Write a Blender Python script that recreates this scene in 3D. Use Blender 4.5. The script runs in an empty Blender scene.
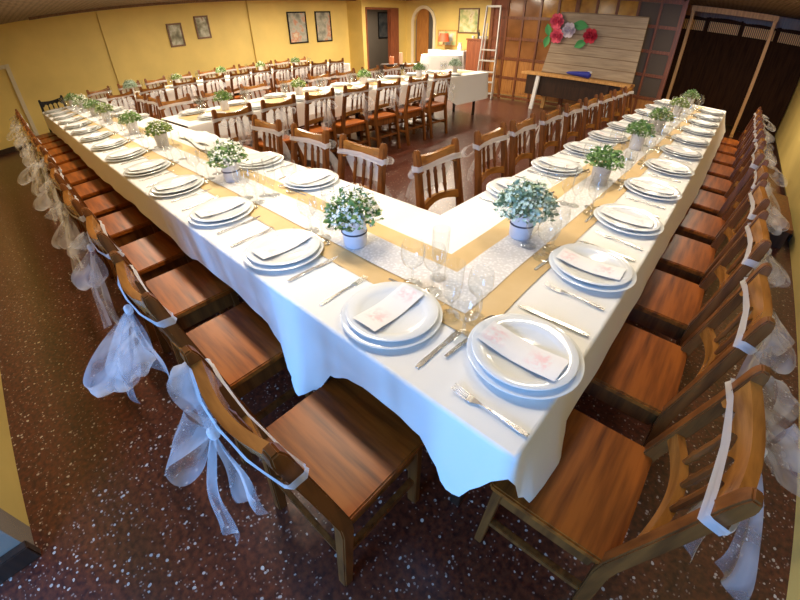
import bpy, bmesh, math, random
from mathutils import Vector, Matrix
PI = math.pi
S = bpy.context.scene
COL = S.collection
random.seed(7)

# ------------------------------------------------------------------ camera
cam_d = bpy.data.cameras.new('camera')
cam = bpy.data.objects.new('camera', cam_d); COL.objects.link(cam)
cam_d.sensor_fit = 'HORIZONTAL'
cam_d.sensor_width = 36.0
cam_d.sensor_height = 27.0
cam_d.clip_start = 0.01
cam_d.type = 'PANO'
cam_d.panorama_type = 'FISHEYE_LENS_POLYNOMIAL'      # the wide phone lens: mild barrel bend
cam_d.fisheye_polynomial_k0 = 0.0
cam_d.fisheye_polynomial_k1 = -0.062179483215312324
cam_d.fisheye_polynomial_k2 = 0.0003211200539196249
cam_d.fisheye_polynomial_k3 = 3.232812954110726e-05
cam_d.fisheye_polynomial_k4 = -7.558286040284514e-07
cam_d.fisheye_fov = math.radians(170)
yaw, pitch, roll = .7426, .6733, -.0102
fw = Vector((-math.sin(yaw)*math.cos(pitch), math.cos(yaw)*math.cos(pitch), -math.sin(pitch)))
rt = Vector((math.cos(yaw), math.sin(yaw), 0)); up = rt.cross(fw)
rt, up = rt*math.cos(roll)+up*math.sin(roll), up*math.cos(roll)-rt*math.sin(roll)
mw = Matrix((rt, up, -fw)).transposed().to_4x4(); mw.translation = Vector((.0801, -.4338, 1.463))
cam.matrix_world = mw
S.camera = cam

# ------------------------------------------------------------------ world, daylight, exposure
w = bpy.data.worlds.new('world'); S.world = w; w.use_nodes = True
bg = w.node_tree.nodes['Background']; bg.inputs[0].default_value = (.50, .62, .85, 1); bg.inputs[1].default_value = .55
S.view_settings.view_transform = 'Standard'; S.view_settings.look = 'None'
S.view_settings.gamma = 1; S.view_settings.use_curve_mapping = False
S.view_settings.exposure = 0.18

def area(name, loc, target, sx, sy, power, col):
    d = bpy.data.lights.new(name, 'AREA'); d.shape = 'RECTANGLE'; d.size = sx; d.size_y = sy
    d.energy = power; d.color = col
    o = bpy.data.objects.new(name, d); COL.objects.link(o); o.location = loc
    o.rotation_euler = (Vector(target)-Vector(loc)).to_track_quat('-Z', 'Y').to_euler()
    return o
# daylight through the open entrance door behind the photographer
area('entrance_daylight', (-.35, -2.9, 1.35), (-.45, .3, .62), 1.3, 1.7, 135, (.15, .43, 1.0))
WARM = (1.0, .86, .66)
CEIL_LAMPS = [(-1.5, .42, 27, 0), (-3.7, .42, 27, 0), (-5.9, .42, 27, 0), (-.40, 1.7, 18, 90), (-.40, 4.1, 17, 90), (-4.15, 2.8, 62, 90), (-4.7, 6.3, 62, 90), (-6.7, 6.9, 36, 0), (-7.1, 3.0, 88, 90), (-8.0, 5.4, 76, 90), (-7.2, 8.2, 165, 0), (-2.2, 3.6, 20, 90), (-.35, 6.4, 44, 0)]  # ceiling lamps out of view; the last is added to warm the screen corner

# ------------------------------------------------------------------ materials
def mat(name, col=(.8, .8, .8), rough=.5, **kw):
    m = bpy.data.materials.new(name); m.use_nodes = True
    b = m.node_tree.nodes['Principled BSDF']
    b.inputs['Base Color'].default_value = (*col, 1); b.inputs['Roughness'].default_value = rough
    for k, v in kw.items(): b.inputs[k.replace('_', ' ')].default_value = v
    return m
def nodes(m): return m.node_tree.nodes, m.node_tree.links, m.node_tree.nodes['Principled BSDF']
def coords(m, scale=(1, 1, 1), rot=(0, 0, 0), kind='Object'):
    n, l, b = nodes(m); t = n.new('ShaderNodeTexCoord'); mp = n.new('ShaderNodeMapping')
    mp.inputs['Scale'].default_value = scale; mp.inputs['Rotation'].default_value = rot
    l.new(t.outputs[kind], mp.inputs[0]); return mp.outputs[0]
def ramp(m, fac, stops):
    n, l, b = nodes(m); r = n.new('ShaderNodeValToRGB'); l.new(fac, r.inputs[0])
    e = r.color_ramp.elements
    while len(e) < len(stops): e.new(.5)
    for q, (p, c) in zip(e, stops): q.position = p; q.color = (*c, 1) if len(c) == 3 else c
    return r.outputs[0]
def noise(m, vec, scale, detail=3, out=0):
    n, l, b = nodes(m); t = n.new('ShaderNodeTexNoise'); t.inputs['Scale'].default_value = scale; t.inputs['Detail'].default_value = detail
    l.new(vec, t.inputs['Vector']); return t.outputs[out]
def mixc(m, fac, a, b_):
    n, l, b = nodes(m); x = n.new('ShaderNodeMix'); x.data_type = 'RGBA'
    if isinstance(fac, (int, float)): x.inputs[0].default_value = fac
    else: l.new(fac, x.inputs[0])
    for s, v in ((6, a), (7, b_)):
        if isinstance(v, tuple): x.inputs[s].default_value = (*v, 1)
        else: l.new(v, x.inputs[s])
    return x.outputs[2]
def setc(m, out): n, l, b = nodes(m); l.new(out, b.inputs['Base Color'])
def bump(m, h, strength=.2, dist=.01):
    n, l, b = nodes(m); x = n.new('ShaderNodeBump'); x.inputs['Strength'].default_value = strength; x.inputs['Distance'].default_value = dist
    l.new(h, x.inputs['Height']); l.new(x.outputs[0], b.inputs['Normal'])

def wood(name, dark, light, rough=.3, axis=0, scale=1.0):
    m = mat(name, light, rough)
    sc = [26*scale]*3; sc[axis] = 2.2*scale
    v = coords(m, tuple(sc)); f = noise(m, v, 1.6, 5)
    c = ramp(m, f, [(.30, dark), (.62, light)]); setc(m, c); bump(m, f, .06, .004)
    return m
def plaster(name, col, var=.06):
    m = mat(name, col, .62); v = coords(m); f = noise(m, v, 1.3, 4)
    c2 = tuple(x*(1-var*3) for x in col); setc(m, ramp(m, f, [(.3, c2), (.7, col)])); bump(m, noise(m, v, 60, 3), .08, .004)
    return m

M = {}
M['yellow'] = plaster('yellow_plaster', (.77, .57, .17))
M['cream'] = plaster('cream_plaster', (.84, .74, .52))
M['grey_and_shade_plaster'] = plaster('grey_and_shade_plaster', (.30, .25, .20))
M['seat_wood'] = wood('seat_wood', (.13, .032, .006), (.37, .098, .013), .33, 0, .8)
M['frame_wood'] = wood('frame_wood', (.085, .027, .007), (.20, .066, .014), .36, 2)
M['crest_wood'] = wood('crest_wood', (.17, .062, .012), (.32, .130, .026), .24, 0)  # lighter than the frame: golden light on the rails put into the colour
for _k, _v in (('seat_wood', .2), ('frame_wood', .22), ('crest_wood', .35)): M[_k].node_tree.nodes['Principled BSDF'].inputs['Specular IOR Level'].default_value = _v
M['dark_wood'] = wood('dark_wood', (.020, .010, .006), (.045, .020, .010), .35, 2)
M['screen_wood'] = wood('screen_wood', (.022, .009, .004), (.045, .018, .007), .75, 2); M['screen_wood'].node_tree.nodes['Principled BSDF'].inputs['Specular IOR Level'].default_value = .08
M['black_wood'] = mat('black_wood', (.010, .008, .007), .55, Specular_IOR_Level=.15)
M['pine'] = wood('pine', (.46, .22, .06), (.66, .36, .11), .5, 2)
M['partition_wood'] = wood('partition_wood', (.13, .040, .014), (.24, .075, .024), .35, 2)
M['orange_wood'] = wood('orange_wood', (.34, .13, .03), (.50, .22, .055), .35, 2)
M['cabinet_wood'] = wood('cabinet_wood', (.18, .050, .022), (.28, .085, .036), .38, 2)
M['table_wood'] = wood('table_wood', (.10, .05, .025), (.20, .10, .05), .5, 0)
M['cloth'] = mat('white_cloth', (.84, .83, .80), .82, Sheen_Weight=.15)
bump(M['cloth'], noise(M['cloth'], coords(M['cloth']), 9, 3), .10, .02)
M['porcelain'] = mat('porcelain', (.80, .82, .82), .12, Coat_Weight=.3)
M['steel'] = mat('steel', (.70, .69, .67), .27, Metallic=.9)
M['aluminium'] = mat('aluminium', (.72, .72, .70), .38, Metallic=.6)
M['twine'] = mat('twine', (.05, .05, .08), .8)
M['green'] = mat('leaf_green', (.10, .22, .05), .55); 
f_ = noise(M['green'], coords(M['green']), 30, 2); setc(M['green'], ramp(M['green'], f_, [(.35, (.055, .15, .03)), (.65, (.27, .42, .12))]))
M['sage'] = mat('leaf_sage', (.22, .32, .20), .6)
f_ = noise(M['sage'], coords(M['sage']), 30, 2); setc(M['sage'], ramp(M['sage'], f_, [(.35, (.10, .19, .09)), (.65, (.36, .46, .32))]))
M['lime'] = mat('leaf_lime', (.25, .36, .08), .55)
f_ = noise(M['lime'], coords(M['lime']), 30, 2); setc(M['lime'], ramp(M['lime'], f_, [(.35, (.09, .19, .03)), (.65, (.34, .44, .10))]))
M['blossom'] = mat('blossom_white', (.94, .93, .84), .6)
M['blossom_pale'] = mat('blossom_pale', (.66, .78, .66), .6)
M['pot'] = mat('pot_glaze', (.66, .66, .72), .45)
f_ = noise(M['pot'], coords(M['pot']), 60, 2); bump(M['pot'], f_, .3, .003)
M['tin_pot'] = mat('pot_grey', (.48, .46, .46), .45)
M['black'] = mat('black', (.01, .01, .01), .5)
M['white_paint'] = mat('white_paint', (.80, .79, .76), .5)
M['lamp_shade'] = mat('red_shade', (.75, .12, .05), .6)
M['candle'] = mat('orange_candle', (.72, .24, .10), .5)
M['candle_pale'] = mat('pale_candle', (.80, .52, .34), .5)
M['rose_pink'] = mat('rose_pink', (.78, .13, .20), .7)
M['rose_red'] = mat('rose_red', (.55, .03, .06), .7)
M['paper_white'] = mat('paper_white', (.66, .60, .66), .7)
M['paper_green'] = mat('paper_green', (.06, .30, .09), .7)
M['blue_cloth'] = mat('blue_cloth', (.02, .03, .30), .6)
M['wallboard'] = mat('beige', (.6, .52, .36), .6)
M['amber'] = mat('amber_glass', (.55, .26, .03), .16); setc(M['amber'], ramp(M['amber'], noise(M['amber'], coords(M['amber']), 5, 2), [(.3, (.36, .15, .02)), (.7, (.60, .30, .04))]))
M['brown_glass'] = mat('brown_glass', (.30, .12, .035), .14); setc(M['brown_glass'], ramp(M['brown_glass'], noise(M['brown_glass'], coords(M['brown_glass']), 3, 2), [(.3, (.20, .075, .02)), (.7, (.36, .155, .05))]))
M['smoke_glass'] = mat('smoke_glass', (.10, .075, .055), .45, Specular_IOR_Level=.2)

def terrazzo():
    m = mat('terrazzo', (.1, .03, .02), .29, Specular_IOR_Level=.6)
    n, l, b = nodes(m); v = coords(m)
    nz = n.new('ShaderNodeTexNoise'); nz.inputs['Scale'].default_value = 30; l.new(v, nz.inputs['Vector'])
    add = n.new('ShaderNodeVectorMath'); add.operation = 'MULTIPLY_ADD'; add.inputs[1].default_value = (.018,)*3
    l.new(nz.outputs['Color'], add.inputs[0]); l.new(v, add.inputs[2])
    base = ramp(m, noise(m, v, 45, 4), [(.35, (.040, .009, .006)), (.65, (.122, .030, .013))])
    out = base
    for sc, th, sel, c in ((52, .30, .87, (.42, .35, .30)), (85, .32, .78, (.24, .16, .13)), (30, .20, .93, (.52, .47, .42))):
        vo = n.new('ShaderNodeTexVoronoi'); vo.inputs['Scale'].default_value = sc; vo.inputs['Randomness'].default_value = 1; l.new(add.outputs[0], vo.inputs['Vector'])
        lt = n.new('ShaderNodeMath'); lt.operation = 'LESS_THAN'; lt.inputs[1].default_value = th; l.new(vo.outputs['Distance'], lt.inputs[0])
        sp = n.new('ShaderNodeSeparateColor'); l.new(vo.outputs['Color'], sp.inputs[0])
        gt = n.new('ShaderNodeMath'); gt.operation = 'GREATER_THAN'; gt.inputs[1].default_value = sel; l.new(sp.outputs[0], gt.inputs[0])
        mu = n.new('ShaderNodeMath'); mu.operation = 'MULTIPLY'; l.new(lt.outputs[0], mu.inputs[0]); l.new(gt.outputs[0], mu.inputs[1])
        out = mixc(m, mu.outputs[0], out, c)
    setc(m, out); return m
M['terrazzo'] = terrazzo()

def reed():
    m = mat('reed_ceiling', (.2, .14, .09), .7); n, l, b = nodes(m)
    def wv(rot):
        v = coords(m, (1, 1, 1), (0, 0, rot)); t = n.new('ShaderNodeTexWave'); t.inputs['Scale'].default_value = 2.6; t.inputs['Distortion'].default_value = 1.5; t.inputs['Detail'].default_value = 2
        l.new(v, t.inputs['Vector']); return t.outputs['Fac']
    mx = n.new('ShaderNodeMath'); mx.operation = 'MAXIMUM'; l.new(wv(.6), mx.inputs[0]); l.new(wv(-.7), mx.inputs[1])
    setc(m, ramp(m, mx.outputs[0], [(.55, (.09, .055, .035)), (.97, (.36, .27, .19))])); bump(m, mx.outputs[0], .4, .02); return m
M['reed'] = reed()

def sheer(name, opacity, col, thru=.45):
    m = bpy.data.materials.new(name); m.use_nodes = True; n, l = m.node_tree.nodes, m.node_tree.links
    n.remove(n['Principled BSDF']); o = n['Material Output']
    t = n.new('ShaderNodeBsdfTransparent'); d = n.new('ShaderNodeBsdfDiffuse'); tr = n.new('ShaderNodeBsdfTranslucent'); m1 = n.new('ShaderNodeMixShader'); m2 = n.new('ShaderNodeMixShader')
    d.inputs[0].default_value = (*col, 1); tr.inputs[0].default_value = (*col, 1)
    m1.inputs[0].default_value = thru; l.new(d.outputs[0], m1.inputs[1]); l.new(tr.outputs[0], m1.inputs[2])
    m2.inputs[0].default_value = opacity; l.new(t.outputs[0], m2.inputs[1]); l.new(m1.outputs[0], m2.inputs[2]); l.new(m2.outputs[0], o.inputs[0])
    return m
M['tulle'] = sheer('tulle', .34, (.92, .92, .95))
def tulle_folds():
    m = M['tulle']; n, l = m.node_tree.nodes, m.node_tree.links
    tc = n.new('ShaderNodeTexCoord'); mp = n.new('ShaderNodeMapping'); mp.inputs['Scale'].default_value = (1.6, 1, .45); l.new(tc.outputs['Object'], mp.inputs[0])
    t = n.new('ShaderNodeTexNoise'); t.inputs['Scale'].default_value = 11; t.inputs['Detail'].default_value = 1; t.inputs['Distortion'].default_value = .5; l.new(mp.outputs[0], t.inputs['Vector'])
    r = n.new('ShaderNodeMapRange'); r.inputs[1].default_value = .40; r.inputs[2].default_value = .66; r.inputs[3].default_value = .15; r.inputs[4].default_value = .38; l.new(t.outputs['Fac'], r.inputs[0])
    for x in n:
        if x.type == 'MIX_SHADER' and abs(x.inputs[0].default_value-.34) < .01: l.new(r.outputs[0], x.inputs[0])
tulle_folds()
M['tulle_band'] = sheer('tulle_band', .62, (.92, .92, .94))

def glassy(name):
    m = bpy.data.materials.new(name); m.use_nodes = True; n, l = m.node_tree.nodes, m.node_tree.links
    n.remove(n['Principled BSDF']); o = n['Material Output']
    t = n.new('ShaderNodeBsdfTransparent'); t.inputs[0].default_value = (.95, .96, .96, 1)
    g = n.new('ShaderNodeBsdfGlossy'); g.inputs['Roughness'].default_value = .03
    f = n.new('ShaderNodeLayerWeight'); f.inputs[0].default_value = .5
    p = n.new('ShaderNodeMath'); p.operation = 'POWER'; p.inputs[1].default_value = 2.6; l.new(f.outputs['Facing'], p.inputs[0])
    q = n.new('ShaderNodeMath'); q.operation = 'MULTIPLY_ADD'; q.inputs[1].default_value = .60; q.inputs[2].default_value = .06; l.new(p.outputs[0], q.inputs[0])
    mx = n.new('ShaderNodeMixShader'); l.new(q.outputs[0], mx.inputs[0]); l.new(t.outputs[0], mx.inputs[1]); l.new(g.outputs[0], mx.inputs[2]); l.new(mx.outputs[0], o.inputs[0])
    return m
M['glass'] = glassy('clear_glass')

def kraft():
    m = mat('kraft_paper', (.60, .40, .17), .7); v = coords(m)
    setc(m, ramp(m, noise(m, v, 5, 4), [(.3, (.60, .41, .18)), (.7, (.72, .52, .26))])); bump(m, noise(m, v, 12, 3), .12, .006); return m
M['kraft'] = kraft()
def lace():
    m = sheer('lace', .62, (.93, .92, .93), .06); n, l = m.node_tree.nodes, m.node_tree.links
    tc = n.new('ShaderNodeTexCoord'); v = n.new('ShaderNodeTexVoronoi'); v.inputs['Scale'].default_value = 85; l.new(tc.outputs['Object'], v.inputs['Vector'])
    r = n.new('ShaderNodeMapRange'); r.inputs[1].default_value = .15; r.inputs[2].default_value = .55; r.inputs[3].default_value = .88; r.inputs[4].default_value = .66
    l.new(v.outputs['Distance'], r.inputs[0])
    for x in n:
        if x.type == 'MIX_SHADER' and abs(x.inputs[0].default_value-.62) < .01: l.new(r.outputs[0], x.inputs[0])
    return m
M['lace'] = lace()
def menu_mat():
    m = mat('menu_paper', (.86, .84, .82), .6); n, l, b = nodes(m); v = coords(m)
    sp = n.new('ShaderNodeSeparateXYZ'); l.new(v, sp.inputs[0])
    ab = n.new('ShaderNodeMath'); ab.operation = 'ABSOLUTE'; ad = n.new('ShaderNodeMath'); ad.operation = 'ADD'; ad.inputs[1].default_value = -.012
    l.new(sp.outputs[1], ad.inputs[0]); l.new(ad.outputs[0], ab.inputs[0])
    r1 = n.new('ShaderNodeMapRange'); r1.inputs[1].default_value = .025; r1.inputs[2].default_value = .065; l.new(ab.outputs[0], r1.inputs[0])
    r2 = n.new('ShaderNodeMapRange'); r2.inputs[1].default_value = .098; r2.inputs[2].default_value = .080; l.new(ab.outputs[0], r2.inputs[0])
    ax = n.new('ShaderNodeMath'); ax.operation = 'ABSOLUTE'; l.new(sp.outputs[0], ax.inputs[0])
    r3 = n.new('ShaderNodeMapRange'); r3.inputs[1].default_value = .036; r3.inputs[2].default_value = .022; l.new(ax.outputs[0], r3.inputs[0])
    nz = n.new('ShaderNodeMapRange'); nz.inputs[1].default_value = .38; nz.inputs[2].default_value = .62; l.new(noise(m, v, 60, 3), nz.inputs[0])
    p = None
    for q in (r1, r2, r3, nz):
        if p is None: p = q.outputs[0]
        else:
            mu = n.new('ShaderNodeMath'); mu.operation = 'MULTIPLY'; l.new(p, mu.inputs[0]); l.new(q.outputs[0], mu.inputs[1]); p = mu.outputs[0]
    mu = n.new('ShaderNodeMath'); mu.operation = 'MULTIPLY'; l.new(p, mu.inputs[0]); mu.inputs[1].default_value = .50
    setc(m, mixc(m, mu.outputs[0], (.86, .84, .83), (.84, .34, .36))); return m
M['menu'] = menu_mat()
def canvas(name, base, cols, scale=5, seed=0.):
    m = mat(name, base, .55); n, l, b = nodes(m); v = coords(m); mp = v.node; mp.inputs['Location'].default_value = (seed, seed*1.7, seed*.6)
    setc(m, ramp(m, noise(m, v, scale, 4), [(p, c) for p, c in zip((.3, .42, .52, .62, .72), cols)])); return m
def planks():
    m = mat('weathered_planks', (.5, .4, .28), .65); n, l, b = nodes(m)
    f = noise(m, coords(m, (2.2, 30, 10)), 1.2, 4); c = ramp(m, f, [(.3, (.27, .20, .13)), (.7, (.42, .33, .22))])
    sp = n.new('ShaderNodeSeparateXYZ'); l.new(coords(m), sp.inputs[0])
    mo = n.new('ShaderNodeMath'); mo.operation = 'FRACT'; mu = n.new('ShaderNodeMath'); mu.operation = 'MULTIPLY'; mu.inputs[1].default_value = 5.6; l.new(sp.outputs[1], mu.inputs[0]); l.new(mu.outputs[0], mo.inputs[0])
    lt = n.new('ShaderNodeMath'); lt.operation = 'LESS_THAN'; lt.inputs[1].default_value = .09; l.new(mo.outputs[0], lt.inputs[0])
    setc(m, mixc(m, lt.outputs[0], c, (.20, .13, .07))); return m
M['planks'] = planks()

# ------------------------------------------------------------------ mesh helpers
class MB:
    def __init__(s): s.v = []; s.f = []
    def add(s, vs, fs):
        o = len(s.v); s.v += [tuple(p) for p in vs]; s.f += [tuple(i+o for i in q) for q in fs]; return s
    def box(s, c, d, rot=None):
        vs = [Vector((x*d[0]/2, y*d[1]/2, z*d[2]/2)) for x in (-1, 1) for y in (-1, 1) for z in (-1, 1)]
        if rot is not None: vs = [rot @ p for p in vs]
        vs = [p+Vector(c) for p in vs]
        return s.add(vs, [(0, 1, 3, 2), (4, 6, 7, 5), (0, 4, 5, 1), (2, 3, 7, 6), (0, 2, 6, 4), (1, 5, 7, 3)])
    def bb(s, x0, x1, y0, y1, z0, z1): return s.box(((x0+x1)/2, (y0+y1)/2, (z0+z1)/2), (x1-x0, y1-y0, z1-z0))
    def sweep(s, path, secs, side=(1, 0, 0)):
        """rectangular section along path; secs = (w along side, t) or a list of them"""
        P = [Vector(p) for p in path]; n = len(P); sd = Vector(side).normalized(); vs = []
        for i, p in enumerate(P):
            t = (P[min(i+1, n-1)]-P[max(i-1, 0)]).normalized(); a = (sd-t*sd.dot(t)).normalized(); b = t.cross(a)
            w_, h_ = secs[i] if isinstance(secs, list) else secs
            vs += [p+a*w_/2*x+b*h_/2*y for x, y in ((-1, -1), (1, -1), (1, 1), (-1, 1))]
        fs = [(3, 2, 1, 0), tuple(4*(n-1)+k for k in range(4))]
        for i in range(n-1):
            for k in range(4): fs.append((4*i+k, 4*i+(k+1) % 4, 4*i+4+(k+1) % 4, 4*i+4+k))
        return s.add(vs, fs)
    def tube(s, path, r, n=8):
        P = [Vector(p) for p in path]; m = len(P); vs = []; ref = Vector((.31, .2, .93))
        for i, p in enumerate(P):
            t = (P[min(i+1, m-1)]-P[max(i-1, 0)]).normalized(); a = t.cross(ref)
            if a.length < .05: a = t.cross(Vector((1, 0, 0)))
            a.normalize(); b = t.cross(a); rr = r[i] if isinstance(r, (list, tuple)) else r
            vs += [p+(a*math.cos(2*PI*k/n)+b*math.sin(2*PI*k/n))*rr for k in range(n)]
        fs = [tuple(range(n))[::-1], tuple(n*(m-1)+k for k in range(n))]
        for i in range(m-1):
            for k in range(n): fs.append((n*i+k, n*i+(k+1) % n, n*i+n+(k+1) % n, n*i+n+k))
        return s.add(vs, fs)
    def lathe(s, prof, n=24, c=(0, 0, 0), closed=False):
        vs = []; c = Vector(c)
        for r, z in prof: vs += [c+Vector((r*math.cos(2*PI*k/n), r*math.sin(2*PI*k/n), z)) for k in range(n)]
        m = len(prof); fs = []
        for i in range(m if closed else m-1):
            j = (i+1) % m
            for k in range(n): fs.append((n*i+k, n*i+(k+1) % n, n*j+(k+1) % n, n*j+k))
        return s.add(vs, fs)
    def grid(s, fn, nu, nv):
        vs = [fn(i/nu, j/nv) for i in range(nu+1) for j in range(nv+1)]
        return s.add(vs, [(i*(nv+1)+j, (i+1)*(nv+1)+j, (i+1)*(nv+1)+j+1, i*(nv+1)+j+1) for i in range(nu) for j in range(nv)])
    def prism(s, pts, z0, z1):
        n = len(pts); vs = [(x, y, z0) for x, y in pts]+[(x, y, z1) for x, y in pts]
        return s.add(vs, [tuple(range(n))[::-1], tuple(range(n, 2*n))]+[(k, (k+1) % n, n+(k+1) % n, n+k) for k in range(n)])
    def mesh(s, name, m, bevel=0, seg=2, smooth=True, angle=40, weld=False):
        me = bpy.data.meshes.new(name); me.from_pydata(s.v, [], s.f); me.materials.append(M[m] if isinstance(m, str) else m)
        bm = bmesh.new(); bm.from_mesh(me)
        if weld: bmesh.ops.remove_doubles(bm, verts=bm.verts, dist=1e-5)
        bmesh.ops.recalc_face_normals(bm, faces=bm.faces)
        if bevel: bmesh.ops.bevel(bm, geom=list(bm.edges), offset=bevel, segments=seg, affect='EDGES', clamp_overlap=True)
        if smooth:
            for q in bm.faces: q.smooth = True
            for e in bm.edges:
                if len(e.link_faces) == 2 and e.calc_face_angle(0) > math.radians(angle): e.smooth = False
        bm.to_mesh(me); bm.free(); return me

USED = {}
def tag(o, label, cat, group=None):
    nw = len(label.replace(',', ' ').split())
    if not 4 <= nw <= 16: print('LABEL LENGTH', nw, label)
    if label in USED: print('DUP LABEL', label)
    USED[label] = 1
    o['label'] = label; o['category'] = cat
    if group: o['group'] = group
def place(parts, parent):
    for p in parts:
        name, me = p[0], p[1]
        o = bpy.data.objects.new(name, me); COL.objects.link(o); o.parent = parent
        if len(p) > 3 and p[3]: o['label'] = p[3]
        if len(p) > 4 and p[4]: o['kind'] = p[4]
        if len(p) > 2 and p[2]: place(p[2], o)
def thing(name, label, cat, parts, loc=(0, 0, 0), rz=0, group=None):
    o = bpy.data.objects.new(name, None); COL.objects.link(o); o.empty_display_size = .1
    o.location = loc; o.rotation_euler = (0, 0, rz); tag(o, label, cat, group)
    place(parts, o); return o
def solo(name, label, cat, me, loc=(0, 0, 0), rz=0, group=None, rot=None):
    o = bpy.data.objects.new(name, me); COL.objects.link(o); o.location = loc; o.rotation_euler = rot or (0, 0, rz); tag(o, label, cat, group); return o
def struct(name, me, parent=None):
    o = bpy.data.objects.new(name, me); COL.objects.link(o)
    if parent: o.parent = parent
    else: o['kind'] = 'structure'
    return o
ORD = 'first second third fourth fifth sixth seventh eighth ninth tenth eleventh twelfth thirteenth fourteenth'.split()

# ------------------------------------------------------------------ the room
H = 2.20
YB = 10.3          # the plaster wall at the far end
struct('floor', MB().bb(-13.5, 1.1, -4.2, 12.6, -.06, 0).mesh('floor', 'terrazzo', smooth=False))
struct('ceiling', MB().bb(-13.5, 1.1, -4.2, 12.6, H, H+.06).mesh('ceiling', 'reed', smooth=False))
struct('trim_1', MB().bb(-9.6, -9.54, .45, 8.3, H-.045, H).mesh('beam', 'table_wood', smooth=False))
wl = MB().bb(-10.14, -10.02, -1.4, 8.5, 0, H)
struct('wall_left', wl.mesh('wall_left', 'yellow', smooth=False))
struct('trim_2', MB().bb(-10.02, -9.985, 1.70, 2.12, 0, H).mesh('pilaster', 'yellow', .004))
struct('trim_3', MB().bb(-10.02, -9.97, 5.09, 5.5, 0, H).mesh('pilaster', 'yellow', .004))
struct('wall_doorway', MB().bb(-10.02, -9.38, 8.36, 8.5, 0, H).bb(-9.52, -9.38, 8.5, 9.92, 1.985, H).bb(-9.52, -9.38, 9.92, YB, 0, H).mesh('wall_doorway', 'yellow', smooth=False))
bs = MB().bb(-10.02, -9.995, -1.15, 8.36, 0, .10)
struct('baseboard_left', bs.mesh('baseboard_left', 'dark_wood', .004))
# pale door trim in the far corner of the near passage
struct('trim_5', MB().bb(-10.02, -9.975, -.19, -.115, 0, 1.53).bb(-10.02, -9.975, -1.15, -.19, 1.46, 1.53).mesh('doorframe', 'wallboard', .004))
struct('wall_front', MB().bb(-10.14, -1.17, -1.30, -1.157, 0, H).mesh('wall_front', 'yellow', smooth=False))
struct('wall_entrance', MB().bb(-1.29, -1.168, -3.6, -1.157, 0, H).mesh('wall_entrance', 'grey_and_shade_plaster', smooth=False))  # a yellow wall; the shade on it is put into the grey colour
struct('baseboard_entrance', MB().bb(-1.168, -1.13, -3.6, -1.14, 0, .09).mesh('baseboard_entrance', 'dark_wood', .004))
struct('wall_right', MB().bb(1.0, 1.12, -1.3, YB+.1, 0, H).mesh('wall_right', 'yellow', smooth=False))
struct('baseboard_right', MB().bb(.985, 1.0, 4.0, YB, 0, .08).mesh('baseboard_right', 'dark_wood', .003))
# far wall, with a doorway and an arched opening
AX0, AX1, AZ, AR = -9.08, -8.19, 1.56, .445
wb = MB()
wb.bb(-9.52, AX0, YB, YB+.14, 0, H); wb.bb(AX1, 1.1, YB, YB+.14, 0, H)
n = 14; cxa = (AX0+AX1)/2
for k in range(n):
    a0, a1 = PI-PI*k/n, PI-PI*(k+1)/n
    p0 = (cxa+AR*math.cos(a0), AZ+AR*math.sin(a0)); p1 = (cxa+AR*math.cos(a1), AZ+AR*math.sin(a1))
    vs = [(p0[0], YB, p0[1]), (p1[0], YB, p1[1]), (p1[0], YB, H), (p0[0], YB, H)]
    wb.add(vs+[(x, YB+.14, z) for x, _y, z in vs], [(0, 1, 2, 3), (7, 6, 5, 4), (0, 4, 5, 1)])
struct('wall_back', wb.mesh('wall_back', 'yellow', smooth=False))
at = MB()
pth = [(AX0, YB-.02, 0), (AX0, YB-.02, AZ)]+[(cxa+(AR+.0)*math.cos(PI-PI*k/16), YB-.02, AZ+AR*math.sin(PI*k/16)) for k in range(1, 16)]+[(AX1, YB-.02, AZ), (AX1, YB-.02, 0)]
at.sweep(pth, (.05, .09), (0, 1, 0)); struct('trim_6', at.mesh('arch_trim', 'cream'))
ds = MB().bb(-9.50, -9.35, 9.55, 9.92, 0, 1.99).bb(-9.50, -9.35, 8.5, 9.55, 1.93, 1.99).bb(-9.50, -9.35, 8.5, 8.54, 0, 1.93)
struct('trim_7', ds.mesh('doorcase', 'cabinet_wood', .004))
struct('wall_hall', MB().bb(-12.1, -12.0, 8.4, 12.6, 0, H).bb(-12.0, -10.02, 8.36, 8.5, 0, H).bb(-12.0, -7.4, 12.5, 12.6, 0, H).bb(-7.5, -7.4, YB+.15, 12.5, 0, H).mesh('wall_hall', 'grey_and_shade_plaster', smooth=False))
struct('trim_warm_shade', MB().bb(-1.6, 1.0, YB-.05, YB, 1.80, H).mesh('warm_shade_strip', 'orange_wood', .004))  # added strip over the yellow wall; its warm shade is put into the colour
struct('door_1', MB().bb(AX0+.02, AX0+.50, YB+.16, YB+.20, 0, 1.98).mesh('arch_door', 'orange_wood', .004))

# ------------------------------------------------------------------ ceiling lamps
for i, (x, y, p, rz) in enumerate(CEIL_LAMPS):
    t = thing('ceiling_lamp', 'white ceiling strip light, %s of those under the reed ceiling' % ORD[i], 'lamp',
              [('housing', MB().bb(-.55, .55, -.09, .09, .012, .05).mesh('lamp_housing', 'white_paint', .004))], (x, y, H-.05), math.radians(rz), 'ceiling strip lights')
    a_ = area('lamp_light', (x, y, H-.045), (x, y, 0), 1.05, .15, p, WARM); a_.rotation_euler = (0, 0, math.radians(rz))

area('hall_fill', (-10.6, 10.9, 2.1), (-10.6, 10.9, 0), .6, .6, 26, WARM)  # added unseen fill that brightens the passage behind the doorway

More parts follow.
